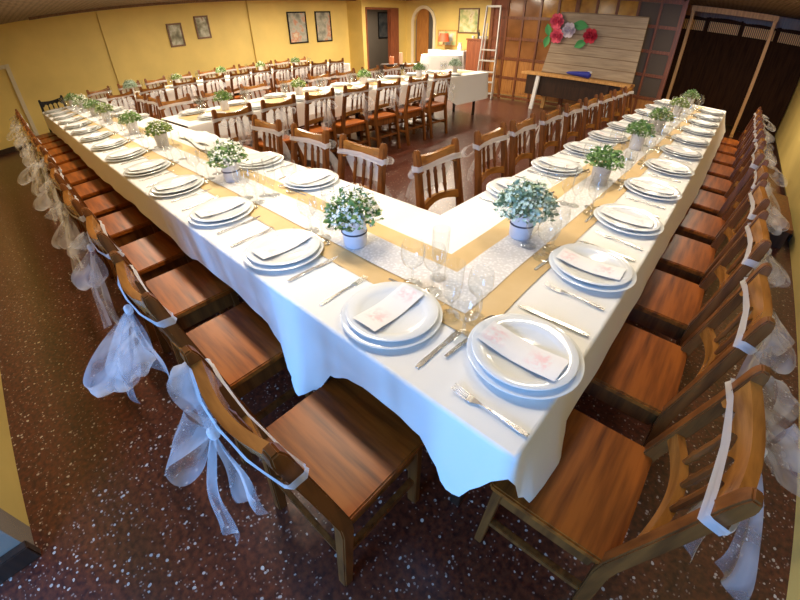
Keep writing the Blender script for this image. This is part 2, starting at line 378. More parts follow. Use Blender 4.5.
# ------------------------------------------------------------------ tables and cloths
ZT = .75
def table(label, x0, x1, y0, y1, group='long trestle tables'):
    cx, cy = (x0+x1)/2, (y0+y1)/2; lx, ly = (x1-x0)/2, (y1-y0)/2
    parts = [('tabletop', MB().bb(-lx+.012, lx-.012, -ly+.012, ly-.012, .70, .738).mesh('tabletop', 'table_wood', .004))]
    along_x = lx > ly
    L = max(lx, ly); W = min(lx, ly)
    k = max(2, int(L/1.0))
    for i in range(k+1):
        for sgn in (-1, 1):
            a = -L+.12+(2*L-.24)*i/k; b = sgn*(W-.14)
            q = (a, b) if along_x else (b, a)
            parts.append(('leg', MB().bb(q[0]-.02, q[0]+.02, q[1]-.02, q[1]+.02, 0, .70).mesh('table_leg', 'dark_wood', .003)))
    return thing('trestle_table', label, 'table', parts, (cx, cy, 0), 0, group)
table('long trestle table under white cloth, its side by the passage with the tulle bows', -7.94, -.82, .02, .78)
table('long trestle table under white cloth beside the yellow side wall', -.78, -.02, .02, 5.98)
table('trestle table under white cloth in the middle of the room', -4.53, -3.80, .86, 6.18)
table('trestle table under white cloth below the framed pictures', -7.98, -7.22, .86, 5.85)

def lerp_pts(pts, s):
    if s <= pts[0][0]: return pts[0][1]
    for (a, va), (b, vb) in zip(pts[:-1], pts[1:]):
        if s <= b:
            t = (s-a)/(b-a); t = t*t*(3-2*t); return tuple(p+(q-p)*t for p, q in zip(va, vb))
    return pts[-1][1]
def up_faces(me):
    if me.polygons[0].normal.z < 0: me.flip_normals()
    return me
def cloth(name, label, x0, x1, y0, y1, sides, hem=None, drop=.25, flare=.035, ztop=ZT, step=.045, seed=0, group='white tablecloths'):
    """sides: subset of 'SENW' that hang. hem: function (x, y, side) -> (hem z, flare) or None"""
    rnd = random.Random(seed); ph = [rnd.uniform(0, 6.28) for _ in range(6)]
    mb = MB()
    top = lambda u, v: (x0+(x1-x0)*u, y0+(y1-y0)*v, ztop+.0006*math.sin(u*40+ph[0])*math.sin(v*37))
    mb.grid(top, max(4, int((x1-x0)/.2)), max(4, int((y1-y0)/.2)))
    per = []                          # one strip per run of adjoining hanging sides
    order = {'S': ((x0, y0), (x1, y0), (0, -1)), 'E': ((x1, y0), (x1, y1), (1, 0)), 'N': ((x1, y1), (x0, y1), (0, 1)), 'W': ((x0, y1), (x0, y0), (-1, 0))}
    run = []
    for sd in 'SENW':
        if sd not in sides: continue
        (a, b, nrm) = order[sd]; L = math.dist(a, b); n = max(3, int(L/step))
        for i in range(n+1): run.append((sd, a[0]+(b[0]-a[0])*i/n, a[1]+(b[1]-a[1])*i/n, nrm, i in (0, n)))
    runs = []; cur = []
    for q in run:
        if cur and (q[1], q[2]) == (cur[-1][1], cur[-1][2]):
            cur[-1] = (q[0], q[1], q[2], ((cur[-1][3][0]+q[3][0])*.72, (cur[-1][3][1]+q[3][1])*.72), True); continue
        if cur and math.dist(q[1:3], cur[-1][1:3]) > step*2.5: runs.append(cur); cur = []
        cur.append(q)
    runs.append(cur)
    for rr in runs:
        m = len(rr)-1; NV = 13
        def fn(u, v, rr=rr, m=m):
            sd, x, y, nr, _c = rr[round(u*m)]
            hz, fl = hem(x, y, sd) if hem else (ztop-drop, flare)
            d = ztop-hz; s_ = x+y*1.3
            if not hem: d += .012*math.sin(s_*2.3+ph[1])
            k = round(v*NV); r_ = .010
            if k <= 4:
                a_ = PI/2*k/4; return (x+nr[0]*r_*math.sin(a_), y+nr[1]*r_*math.sin(a_), ztop-r_*(1-math.cos(a_)))
            t = (k-4)/(NV-4)
            out = r_+fl*t**1.4+t*.016*(math.sin(s_*9+ph[2])+.7*math.sin(s_*17+ph[3]))*((.10 if sd == 'E' else .28) if hem else 1)
            return (x+nr[0]*out, y+nr[1]*out, ztop-r_-(d-r_)*t)
        mb.grid(fn, m, NV)
    return solo(name, label, 'tablecloth', up_faces(mb.mesh(name, 'cloth', angle=180)), group=group)

def hem_front(x, y, side):
    if side == 'S':
        return lerp_pts([(-1.6, (.515, .0)), (-1.05, (.51, .0)), (-.93, (.46, .02)), (-.84, (.415, .06)), (-.74, (.385, .085)), (-.67, (.43, .03)), (-.62, (.52, .0)), (-.52, (.575, .0)), (-.45, (.59, .0)), (-.33, (.59, .0)),
                         (-.25, (.565, .0)), (-.19, (.50, .006)), (-.155, (.43, .012)), (-.125, (.41, .015)), (-.09, (.43, .012)), (-.05, (.55, .005)), (-.0, (.665, .002))], x)
    if side == 'E':
        return lerp_pts([(0, (.665, .002)), (.05, (.51, .03)), (.11, (.41, .075)), (.17, (.375, .095)), (.24, (.40, .09)), (.31, (.47, .05)), (.36, (.50, .03)), (1.5, (.50, .035)), (3.2, (.50, .07)), (6.0, (.50, .08))], y)
    return (.48, .03)
def hem_left(x, y, side):
    if side == 'S' and x > -1.7: return tuple(a+b for a, b in zip(hem_front(x, y, 'S'), (.006, -.008)))
    return (.515+.02*math.sin(x*1.9), .002 if side == 'S' else .03)
cloth('tablecloth', 'white tablecloth over the passage-side table with the blue-lit hanging edge', -7.96, -.66, 0, .80, 'SNW', hem_left, ztop=.7475, seed=1)
cloth('tablecloth', 'white tablecloth over the table beside the yellow side wall, its corner hanging loose', -.80, 0, 0, 6.0, 'SE', hem_front, ztop=ZT, step=.022, seed=2)
def hem_mid(x, y, side): return (.305+.01*math.sin(x*5), .03) if side == 'N' or y > 5.2 else ((.305+.19*(5.2-y)/.4, .02) if y > 4.8 else (.495+.012*math.sin(y*3), .01))
cloth('tablecloth', 'white tablecloth over the middle table', -4.55, -3.78, .84, 6.2, 'ENW', hem_mid, ztop=.7475, seed=3)
cloth('tablecloth', 'white tablecloth over the table below the framed pictures', -8.0, -7.2, .84, 5.87, 'ENW', lambda x, y, side: (.33, .03) if side == 'N' or y > 5.6 else (.495+.012*math.sin(y*3), .01), ztop=.7475, seed=4)

def sheet(name, label, cat, x0, x1, y0, y1, z, m, group, th=.0012, wav=.0):
    nx, ny = max(2, int((x1-x0)/.06)), max(2, int((y1-y0)/.06)); cx, cy = (x0+x1)/2, (y0+y1)/2
    f1 = lambda u, v: ((x0+(x1-x0)*u)-cx+wav*math.sin(v*(y1-y0)*14)*(1 if y1-y0 > x1-x0 else 0), (y0+(y1-y0)*v)-cy+wav*math.sin(u*(x1-x0)*14)*(1 if x1-x0 > y1-y0 else 0), .0006*math.sin(u*nx*.9)*math.sin(v*ny*.8)+.0006)
    mb = MB().grid(f1, nx, ny).grid(lambda u, v: (*f1(u, v)[:2], -th), nx, ny)
    return solo(name, label, cat, mb.mesh(name, m), (cx, cy, z), group=group)
KR, LR = 'kraft paper runners', 'lace strips on the runners'
sheet('paper_runner', 'brown kraft paper runner along the middle of the passage-side table', 'table runner', -7.85, -.248, .228, .556, .7505, 'kraft', KR, wav=.0015)
sheet('paper_runner', 'brown kraft paper runner along the table beside the yellow side wall', 'table runner', -.560, -.246, .226, 5.9, .7535, 'kraft', KR, wav=.0015)
sheet('lace_runner', 'white lace strip over the kraft paper on the passage-side table', 'table runner', -7.8, -.34, .315, .465, .7549, 'lace', LR, .0006, .002)
sheet('lace_runner', 'white lace strip over the kraft paper on the side-wall table', 'table runner', -.475, -.330, .30, 5.85, .7568, 'lace', LR, .0006, .002)
sheet('paper_runner', 'brown kraft paper runner on the middle table', 'table runner', -4.33, -4.0, .95, 6.1, .7505, 'kraft', KR, wav=.0015)
sheet('paper_runner', 'brown kraft paper runner on the table below the framed pictures', 'table runner', -7.76, -7.44, .95, 5.75, .7505, 'kraft', KR, wav=.0015)

# ------------------------------------------------------------------ chairs
def ypost(z): return -.19-.078*max(0, (z-.43)/.47)**1.1 if z > .43 else -.245+.055*z/.43
def chair_parts():
    sw, fm, cw = 'seat_wood', 'frame_wood', 'crest_wood'
    seat = MB(); out = []
    for sx, sy in ((1, 1), (-1, 1), (-1, -1), (1, -1)):
        r = .022; cx, cy = sx*(.182-r), sy*(.205-r)
        a0 = math.atan2(sy, sx)-PI/4
        for k in range(4): out.append((cx+r*math.cos(a0+PI/2*k/3), cy+r*math.sin(a0+PI/2*k/3)))
    seat.prism(out, .424, .452)
    parts = [('seat', seat.mesh('chair_seat', sw, .005))]
    ap = MB()
    for sx in (-1, 1): ap.bb(sx*.155-.010, sx*.155+.010, -.17, .16, .345, .424)
    ap.bb(-.15, .15, .155, .175, .345, .424); ap.bb(-.15, .15, -.185, -.165, .345, .424)
    parts.append(('seat_frame', ap.mesh('chair_seat_frame', fm, .002)))
    for sx in (-1, 1):
        parts.append(('leg', MB().bb(sx*.157-.018, sx*.157+.018, .145, .181, 0, .424).mesh('chair_front_leg', fm, .003)))
        zs = [0, .2, .40, .46, .56, .66, .76, .84, .88, .900]
        sec = [(.034, .036), (.036, .038), (.038, .040), (.038, .040), (.038, .038), (.038, .036), (.038, .034), (.040, .036), (.040, .034), (.030, .020)]
        parts.append(('leg', MB().sweep([(sx*(.170+.008*min(1, z/.9)), ypost(z), z) for z in zs], sec).mesh('chair_back_leg', fm, .004)))
    def rail(zt, zb, th, bow, mname, nm):
        mb = MB(); N = 40
        def P(u, top, side):
            x = -.160+.320*u; z = zt(u) if top else zb(u); c = math.sin(PI*u)
            return (x, ypost(z)-bow*c+side*th/2, z)
        mb.grid(lambda u, v: P(u, v > .5, 1), N, 1); mb.grid(lambda u, v: P(u, v > .5, -1), N, 1)
        mb.grid(lambda u, v: P(u, True, 1 if v > .5 else -1), N, 1); mb.grid(lambda u, v: P(u, False, 1 if v > .5 else -1), N, 1)
        return mb.mesh(nm, mname, weld=True, angle=50)
    def scallop(u):
        q = (u-.06)/.88*4
        if q < 0 or q > 4: return .775
        fr = q % 1; return .775+.034*max(0, 1-abs(fr-.5)*2.25)**.6
    parts.append(('crest_rail', rail(lambda u: .868-.020*math.sin(PI*u), scallop, .026, .028, cw, 'chair_crest_rail')))
    parts.append(('lower_rail', rail(lambda u: .602+.018*math.sin(PI*u), lambda u: .555+.026*math.sin(PI*u), .022, .024, cw, 'chair_lower_rail')))
    for u in (.28, .50, .72):
        x = -.160+.320*u; c = math.sin(PI*u); z0, z1 = .60+.014*c, .79
        pts = []; rs = []
        for k in range(13):
            t = k/12; z = z0+(z1-z0)*t; pts.append((x, ypost(z)-.026*c, z)); rs.append(.0075+.0035*math.sin(PI*t)+(.003 if k in (3, 9) else 0))
        parts.append(('spindle', MB().tube(pts, rs, 8).mesh('chair_spindle', fm)))
    for sx in (-1, 1): parts.append(('stretcher', MB().bb(sx*.157-.010, sx*.157+.010, -.215, .15, .165, .192).mesh('chair_side_stretcher', fm, .002)))
    parts.append(('stretcher', MB().bb(-.15, .15, .152, .172, .215, .242).mesh('chair_front_stretcher', fm, .002)))
    parts.append(('stretcher', MB().bb(-.15, .15, -.228, -.210, .20, .226).mesh('chair_rear_stretcher', fm, .002)))
    return parts
CHAIR = chair_parts()
for _p in CHAIR:
    for _v in _p[1].vertices: _v.co.x *= 1.10-.13*max(0, min(1, (_v.co.z-.45)/.38)); _v.co.y *= .75 if _v.co.y > 0 else 1
def sash_parts(seed, wide, behind=False):
    rnd = random.Random(seed); zc = .808 if not wide else .80; hb = .027 if not wide else .165; zt = .822
    y0 = ypost(zc); yf, yk = y0+.024, y0-.052
    ring = [(-.202, yf-.01), (-.196, yf), (-.13, yf-.008), (0, yf-.014), (.13, yf-.008), (.196, yf), (.202, yf-.01), (.202, y0-.02), (.194, y0-.026), (.1, yk+.006), (0, yk), (-.1, yk+.006), (-.194, y0-.026), (-.202, y0-.02)]
    nR = len(ring); tilt = (ypost(zc+.05)-ypost(zc-.05))/.1
    def bf(u, v):
        k = round(u*nR) % nR; x, y = ring[k]
        hh = hb if 2 <= k <= 4 and not behind else (.027 if not wide else .031)
        if 9 <= k <= 11: hh = .165 if behind else hh*.55
        z = zt-hh*(1-v)+(.004*math.sin(k*1.7+seed))
        return (x, y+tilt*(z-zc)+.003*math.sin(v*9+k), z)
    parts = [('band', MB().grid(bf, nR, 4).mesh('sash_band', 'tulle_band', weld=True, angle=80))]
    spec = HERO.get(seed)
    kn = Vector((spec[0] if spec else rnd.uniform(-.015, .015), yk-.012, zc-.01))
    kb = MB(); kb.lathe([(.003, -.018), (.011, -.012), (.013, 0), (.011, .012), (.003, .018)], 10, kn)
    parts.append(('knot', kb.mesh('sash_knot', 'tulle_band')))
    sc = 1.0 if not wide else .8
    fl = rnd.choice((-1, 1))
    loops = spec[1] if spec else [((fl*1.0, rnd.uniform(-.25, -.05), rnd.uniform(-.35, .05)), rnd.uniform(.15, .20)*sc, rnd.uniform(.045, .06)*sc, .10*sc),
                                  ((-fl*rnd.uniform(.5, .9), rnd.uniform(-.6, -.35), rnd.uniform(-.9, -.4)), rnd.uniform(.15, .19)*sc, rnd.uniform(.05, .07)*sc, .13*sc)]
    for d, L, W, ribbon in loops:
        d = Vector(d).normalized(); up_ = Vector((0, -.35, .9)) if abs(d.z) < .8 else Vector((1, -.3, 0)); up_ = (up_-d*up_.dot(d)).normalized(); wd = d.cross(up_)
        a1, a2 = rnd.uniform(0, 6), rnd.uniform(0, 6)
        def lf(u, v):
            rho = L*math.sin(PI*u)**.8; q = W*math.sin(2*PI*u)*.6; ww = .014+ribbon*math.sin(PI*u)**.9
            rip = .008*math.sin(v*11+a1)*math.sin(PI*u)
            return kn+d*(rho+.02*math.sin(v*PI)*math.sin(PI*u)+rip)+up_*q+wd*(ww*(v-.5)+.006*math.sin(u*14+a2))
        parts.append(('loop', MB().grid(lf, 22, 9).mesh('sash_loop', 'tulle', angle=80)))
    tails = spec[2] if spec else [(Vector((sx*rnd.uniform(.02, .10), -rnd.uniform(.03, .10), -rnd.uniform(.27, .38)*sc)), rnd.uniform(.09, .14)*sc) for sx in (-1, 1)]
    for T, wt in tails:
        T = Vector(T); a1 = rnd.uniform(0, 6); sx = 1 if T.x > 0 else -1
        def tf(u, v):
            ww = .016+wt*u**.75; cut = .09*(v-.5)*sx*u
            x = kn.x+T.x*u+ww*(v-.5)*.95
            y = kn.y+T.y*math.sin(u*PI/2)+ww*(v-.5)*.2+.014*u*math.sin(v*8+a1)+.010*u*math.sin(u*7+a1)
            return (x, y, kn.z+T.z*u+cut)
        parts.append(('tail', MB().grid(tf, 16, 10).mesh('sash_tail', 'tulle', angle=80)))
    return parts
HERO = {0: (-.015, [((-.23, .03, .02), .20, .045, .085), ((-.15, -.07, -.16), .20, .065, .16)], [((.01, -.10, -.37), .11), ((.06, -.01, -.24), .12)]),
        1: (.03, [((.27, -.06, -.02), .27, .04, .08), ((.15, -.15, -.10), .24, .06, .16)], [((-.10, -.13, -.34), .12), ((-.07, -.01, -.33), .14)])}
SASH = [sash_parts(s, False) for s in range(5)]
SASHW = [sash_parts(s+20, True) for s in range(3)]
SASHB = [sash_parts(s+40, True, True) for s in range(3)]
rj = random.Random(3)
def chair(x, y, rz, where, group, k, wide=False, sash=True):
    rz += math.radians(rj.uniform(-1.6, 1.6))
    thing('dining_chair', 'brown wooden dining chair, '+where, 'chair', CHAIR, (x, y, 0), rz, group)
    if sash:
        s = SASHB[k % 3] if wide == 2 else SASHW[k % 3] if wide else SASH[k % 5]
        thing('chair_sash', 'tulle bow on chair '+where, 'chair sash', s, (x, y, 0), rz, 'tulle bows on '+group)
CHX = [-.462, -1.10, -1.645, -2.18, -2.80, -3.33]+[-3.33-.535*k for k in range(1, 9)]
CHY = [.262, .83, 1.39, 1.93, 2.48]+[2.48+.53*k for k in range(1, 7)]
for n in range(14):
    chair(CHX[n], -.083+rj.uniform(-.012, .012), 0, '%s from the corner along the passage-side table' % ORD[n], 'chairs along the passage', n)
for n in range(11):
    chair(.098+rj.uniform(-.012, .012), CHY[n], PI/2, '%s from the corner along the yellow side wall' % ORD[n], 'chairs along the side wall', n+1)
for i, x in enumerate((-1.58, -2.10, -2.66)):
    chair(x, .80, PI, '%s from the inner corner on the passage-side table' % ORD[i], 'chairs inside the passage-side table', i, 2)
for i, x in enumerate((-5.40, -5.94)):
    chair(x, .80, PI, '%s past the middle table on the passage-side table' % ORD[i], 'chairs between the middle and picture tables', i, 2)
for i in range(9):
    chair(-.915, (1.25, 1.85, 2.32)[i] if i < 3 else 2.32+.52*(i-2), -PI/2, '%s from the inner corner on the side-wall table' % ORD[i], 'chairs inside the side-wall table', i+2, 2)
MID = (1.16, 1.66, 2.16, 2.68, 3.24, 3.80, 4.34)
for i, y in enumerate(MID):
    chair(-3.69, y, PI/2, '%s from the passage-side table, near side of the middle table' % ORD[i], 'chairs on the near side of the middle table', i, True)
for i in range(9):
    chair(-4.64, 1.14+.53*i, -PI/2, '%s from the passage-side table, far side of the middle table' % ORD[i], 'chairs on the far side of the middle table', i, 2)
for i, y in enumerate((1.0, 1.487, 2.02, 2.518, 3.02, 3.46, 3.9, 4.35, 4.79, 5.24)):
    chair(-7.14, y, PI/2, '%s from the passage-side table, near side of the picture table' % ORD[i], 'chairs on the near side of the picture table', i, True)
for i, y in enumerate((.98, 1.499, 1.98, 2.50, 3.03, 3.47, 3.93, 4.36, 4.82, 5.28)):
    chair(-8.06, y, -PI/2, '%s from the passage-side table, far side of the picture table' % ORD[i], 'chairs on the far side of the picture table', i, 2)
DCH = [(p[0], None if p[1] is None else p[1].copy()) for p in CHAIR]
for p in DCH: p[1].materials.clear(); p[1].materials.append(M['black_wood'])
thing('dining_chair', 'black wooden chair alone at the far end of the passage-side table', 'chair', DCH, (-8.16, .22, 0), -PI/2)

# ------------------------------------------------------------------ place settings
PLATE = MB().lathe([(0, 0), (.09, 0), (.10, .002), (.149, .015), (.1515, .0175), (.149, .0195), (.10, .0065), (.09, .0045), (0, .0045)], 48).mesh('charger_plate', 'porcelain', weld=True, angle=60)
DISH = MB().lathe([(0, 0), (.082, 0), (.092, .003), (.135, .0155), (.1375, .0175), (.135, .0195), (.098, .0085), (.090, .0045), (0, .004)], 48).mesh('dinner_plate', 'porcelain', weld=True, angle=60)
def menu_mesh():
    def zf(v): return .0205-.0115*math.sin(PI*v)**1.2
    f = lambda dz: (lambda u, v: (.088*(u-.5), .222*(v-.5), zf(v)+.002*math.sin(u*PI)+dz))
    return MB().grid(f(.0012), 4, 16).grid(f(0), 4, 16).mesh('menu_card', 'menu')
MENU = menu_mesh()
def cutlery():
    fk = MB(); pts = [(0, -.10, .004), (0, -.08, .0045), (0, -.02, .007), (0, .02, .006), (0, .045, .003)]
    fk.sweep(pts, [(.010, .003), (.014, .003), (.007, .003), (.006, .003), (.018, .002)])
    fk.sweep([(0, .042, .003), (0, .058, .003)], (.022, .002))
    for x in (-.0092, -.0031, .0031, .0092): fk.sweep([(x, .056, .003), (x, .08, .006), (x, .10, .010)], [(.0036, .002), (.0032, .002), (.002, .0015)])
    kn = MB(); kn.sweep([(0, -.11, .004), (0, -.09, .004), (0, 0, .004)], [(.010, .005), (.014, .006), (.011, .005)])
    kn.sweep([(0, 0, .003), (.001, .03, .003), (.001, .08, .003), (-.004, .112, .003)], [(.012, .002), (.018, .0018), (.019, .0016), (.004, .0015)])
    sp = MB(); sp.sweep([(0, -.13, .004), (0, -.06, .005), (0, .0, .006), (0, .035, .004)], [(.009, .0025), (.012, .0025), (.006, .0025), (.006, .0025)])
    def bowl(u, v):
        a = 2*PI*u; return (.018*v*math.cos(a), .066+.032*v*math.sin(a), .002+.006*v*v)
    sp.grid(bowl, 16, 5)
    return fk.mesh('fork', 'steel', .0005, 1), kn.mesh('knife', 'steel', .0005, 1), sp.mesh('spoon', 'steel')
FORK, KNIFE, SPOON = cutlery()
WINE = MB().lathe([(0, .001), (.033, .001), (.033, .003), (.008, .007), (.0045, .013), (.004, .078), (.010, .088), (.029, .108), (.035, .130), (.034, .150), (.030, .172)], 24).mesh('wine_glass', 'glass', angle=80)
GOBLET = MB().lathe([(0, .001), (.034, .001), (.034, .003), (.008, .007), (.005, .012), (.0045, .060), (.012, .070), (.033, .090), (.039, .115), (.038, .135), (.034, .158)], 24).mesh('water_goblet', 'glass', angle=80)
FLUTE = MB().lathe([(0, .001), (.029, .001), (.029, .003), (.007, .007), (.0045, .012), (.004, .050), (.010, .058), (.023, .078), (.0265, .11), (.0275, .186)], 24).mesh('champagne_flute', 'glass', angle=80)
GL = [('wine_glass', 'wine glass', WINE), ('water_goblet', 'water goblet', GOBLET), ('champagne_flute', 'champagne flute', FLUTE)]
def setting(x, y, rz, where, grp, full=True, z=.7575, gl=3, zr=None):
    """local +Y points across the table, +X to the sitter's right hand"""
    c, s = math.cos(rz), math.sin(rz); zr = zr or z
    W = lambda a, b, zz=z: (x+c*a-s*b, y+s*a+c*b, zz)
    solo('charger_plate', 'large white under-plate, '+where, 'plate', PLATE, W(0, 0, z-.005), rz, 'under-plates '+grp)
    solo('dinner_plate', 'white rimmed dinner plate, '+where, 'plate', DISH, W(0, .003, z+.0075), rz, 'dinner plates '+grp)
    j = rj.uniform(-.08, .08)
    solo('menu_card', 'white folded menu with pink print, '+where, 'menu', MENU, W(-.012, .006, z+.0082), rz+j, 'menus '+grp)
    if full:
        solo('table_fork', 'steel fork beside the plate, '+where, 'fork', FORK, W(-.205+rj.uniform(-.01, .01), -.012+rj.uniform(-.01, .01), z-.006), rz+rj.uniform(-.07, .07), 'forks '+grp)
        solo('table_knife', 'steel knife beside the plate, '+where, 'knife', KNIFE, W(.178+rj.uniform(-.01, .01), .005+rj.uniform(-.01, .01), z-.006), rz+rj.uniform(-.06, .06), 'knives '+grp)
        solo('dessert_spoon', 'steel dessert spoon beyond the plate, '+where, 'spoon', SPOON, W(-.01, .142, z-.006), rz-PI/2+rj.uniform(-.12, .12), 'spoons '+grp)
    pos = [(.03, .170), (-.055, .158), (-.012, .245)]
    for (nm, lb, me), (a, b) in list(zip(GL, pos))[3-gl:]:
        solo(nm, 'clear %s, %s' % (lb, where), 'glass', me, W(a+rj.uniform(-.012, .012), b+rj.uniform(-.01, .01), zr), rj.uniform(0, 6), lb+'s '+grp)
LPL = [(-.490, .150), (-1.052, .148), (-1.583, .150)]
for n in range(14):
    x, y = LPL[n] if n < 3 else (-(.498+.543*n), .140)
    setting(x, y, 0, '%s place from the corner, passage side' % ORD[n], 'passage side', z=.7535, zr=.755)
RPL = [(-.118, .262), (-.128, .80)]
for n in range(11):
    x, y = RPL[n] if n < 2 else (-.134, .2786+.5154*n)
    setting(x, y, PI/2, '%s place from the corner, side-wall side' % ORD[n], 'side-wall side', zr=.758)
for i, n in enumerate((2, 3)):
    setting(-(.498+.543*n)+.0, .672, PI, '%s inner place of the passage-side table' % ORD[i], 'inside the passage table', z=.7535, gl=2, zr=.7555)
for i, n in enumerate((8, 9, 10, 11)):
    setting(-(.55+.543*n), .672, PI, '%s inner place past the middle table' % ORD[i], 'inside, past the middle table', full=False, z=.7535, gl=2, zr=.7555)
for i, n in enumerate(range(2, 11)):
    setting(-.672, .235+.5154*n, -PI/2, '%s inner place of the side-wall table' % ORD[i], 'inside the side-wall table', full=i < 4, gl=2, zr=.758)
for i in range(9):
    setting(-3.925, 1.16+.515*i+(.02 if i > 3 else 0), PI/2, '%s near place of the middle table' % ORD[i], 'middle table, near', full=False, z=.7535, gl=3, zr=.7555)
for i in range(9):
    setting(-4.405, 1.14+.53*i, -PI/2, '%s far place of the middle table' % ORD[i], 'middle table, far', full=False, z=.7535, gl=2, zr=.7555)
for i in range(9):
    setting(-7.345, 1.05+.5*i, PI/2, '%s near place of the picture table' % ORD[i], 'picture table, near', full=False, z=.7535, gl=2, zr=.7555)

# ------------------------------------------------------------------ flower pots
def bouquet(seed, R, Hh, leafm, blm, nb, nl, z0=.09):
    rnd = random.Random(seed); fo = MB(); bl = MB()
    def pt(lo):
        while True:
            p = Vector((rnd.uniform(-1, 1), rnd.uniform(-1, 1), rnd.uniform(-.05, 1)))
            if lo < p.length < 1: return Vector((p.x*R, p.y*R, z0+.012+p.z*Hh*(1-.25*abs(math.sin(p.x*5+seed)))))
    for k in range(26):
        p = pt(.6); fo.tube([(rnd.uniform(-.02, .02), rnd.uniform(-.02, .02), z0-.02), (p.x*.5, p.y*.5, z0+(p.z-z0)*.6), p], .0012, 3)
    for k in range(nl):
        p = pt(.35); L = rnd.uniform(.010, .019); d = Vector((p.x/R+rnd.uniform(-.8, .8), p.y/R+rnd.uniform(-.8, .8), rnd.uniform(-.4, .9))).normalized()
        sd = d.cross(Vector((rnd.uniform(-1, 1), rnd.uniform(-1, 1), rnd.uniform(-1, 1)))).normalized(); nn = d.cross(sd)
        fo.add([p-d*L, p+sd*L*.48+nn*.002, p+d*L, p-sd*L*.48+nn*.002, p-d*L*.2-nn*.002], [(0, 1, 4), (1, 2, 4), (2, 3, 4), (3, 0, 4)])
    for k in range(nb):
        p = pt(.72); p.z += .008; L = rnd.uniform(.0045, .0090); nrm = Vector((p.x/R*.8+rnd.uniform(-.3, .3), p.y/R*.8+rnd.uniform(-.3, .3), .7)).normalized()
        a = nrm.cross(Vector((1, .3, .2))).normalized(); b = nrm.cross(a); vs = [p-nrm*.003]; m = 10
        for q in range(m): rr = L if q % 2 == 0 else L*.5; vs.append(p+(a*math.cos(2*PI*q/m)+b*math.sin(2*PI*q/m))*rr+nrm*(.002 if q % 2 == 0 else 0))
        bl.add(vs, [(0, 1+q, 1+(q+1) % m) for q in range(m)])
    return fo.mesh('foliage', leafm, angle=180), bl.mesh('blossoms', blm, angle=180)
POTM = MB().lathe([(0, 0), (.040, 0), (.044, .006), (.047, .05), (.048, .103), (.050, .110), (.046, .111), (.043, .092), (0, .088)], 28).mesh('flower_pot', 'pot', weld=True, angle=60)
POTG = MB().lathe([(0, 0), (.038, 0), (.041, .006), (.047, .05), (.050, .095), (.052, .102), (.048, .103), (.045, .085), (0, .080)], 28).mesh('flower_pot', 'tin_pot', weld=True, angle=60)
tw = MB().lathe([(.0470, .055), (.0490, .057), (.0490, .061), (.0470, .063)], 28, closed=True)
for a in (-.10, .10): tw.tube([(math.cos(-2.2+a*k)*.050, math.sin(-2.2+a*k)*.050, .059+.007*math.sin(k*PI/3)*(1 if a > 0 else 1.3)) for k in range(4)], .0014, 5)
TWINE = tw.mesh('twine', 'twine')
BQ = [bouquet(1, .108, .125, 'green', 'blossom', 420, 380, .098), bouquet(2, .118, .135, 'sage', 'blossom_pale', 520, 460, .098), bouquet(3, .105, .105, 'green', 'blossom', 60, 420, .098), bouquet(4, .10, .10, 'lime', 'blossom', 110, 380, .098)]
def pot(x, y, z, k, where, twine=True, grey=False, s=1.0, group='potted flowers along the tables'):
    fo, bl = BQ[k]
    desc = ['green foliage and white blossoms', 'grey-green foliage and pale blossoms', 'dark green leaves', 'light green leaves'][k]
    parts = [('pot', POTG if grey else POTM, [('twine', TWINE)] if twine else None), ('foliage', fo, None, None, 'stuff'), ('blossoms', bl, None, None, 'stuff')]
    o = thing('flower_pot', 'pot of %s, %s' % (desc, where), 'flower pot', parts, (x, y, z), rj.uniform(-.3, .3) if k < 2 else rj.uniform(0, 6), group)
    o.scale = (s, s, s)
for i, (x, y, k, gy) in enumerate([(-.885, .365, 0, 0), (-1.955, .40, 0, 0), (-3.18, .42, 3, 1), (-4.0, .42, 2, 0), (-5.15, .43, 3, 0), (-5.85, .43, 2, 1), (-6.65, .43, 0, 0), (-7.55, .43, 2, 0)]):
    pot(x, y, .755, k, '%s from the corner on the passage-side runner' % ORD[i], i < 2, gy)
for i, (x, y, k, gy) in enumerate([(-.435, .845, 1, 0), (-.395, 1.70, 2, 1), (-.425, 2.66, 2, 0), (-.43, 3.50, 2, 1), (-.43, 4.6, 3, 0), (-.43, 5.6, 2, 0)]):
    pot(x, y, .758, k, '%s from the corner on the side-wall runner' % ORD[i], i < 1, gy)
for i, y in enumerate((1.42, 2.40, 3.50, 4.70, 5.70)):
    pot(-4.17, y, .752, (2, 3, 2, 2, 1)[i], '%s from the passage on the middle table' % ORD[i], False, i == 4)
for i, y in enumerate((1.35, 2.15, 3.0, 3.85, 4.7)):
    pot(-7.60, y, .752, (1, 3, 2, 3, 2)[i], '%s from the passage on the picture table' % ORD[i], False, i == 0)
# folded spare cloth on the inner side of the passage-side table
fc = MB()
for k, (dx, dy, z0) in enumerate(((0, 0, 0), (.04, -.012, .012), (.10, .01, .024))):
    lx, ly = .84-.14*k, .20-.02*k
    f_ = lambda u, v, dx=dx, dy=dy, z0=z0, lx=lx, ly=ly: (lx*(u-.5)+dx, ly*(v-.5)+dy+.02*math.sin(u*5+dx*30), z0+.009+.012*math.sin(u*6.5+v*2.5+dx*40)**2)
    fc.grid(f_, 22, 6).grid(lambda u, v, f_=f_: (*f_(u, v)[:2], f_(u, v)[2]-.008), 22, 6)
solo('folded_cloth', 'white folded cloth lying creased behind the second flower pot on the passage-side table', 'folded cloth', fc.mesh('folded_cloth', 'cloth'), (-2.95, .675, .7505), -.06)

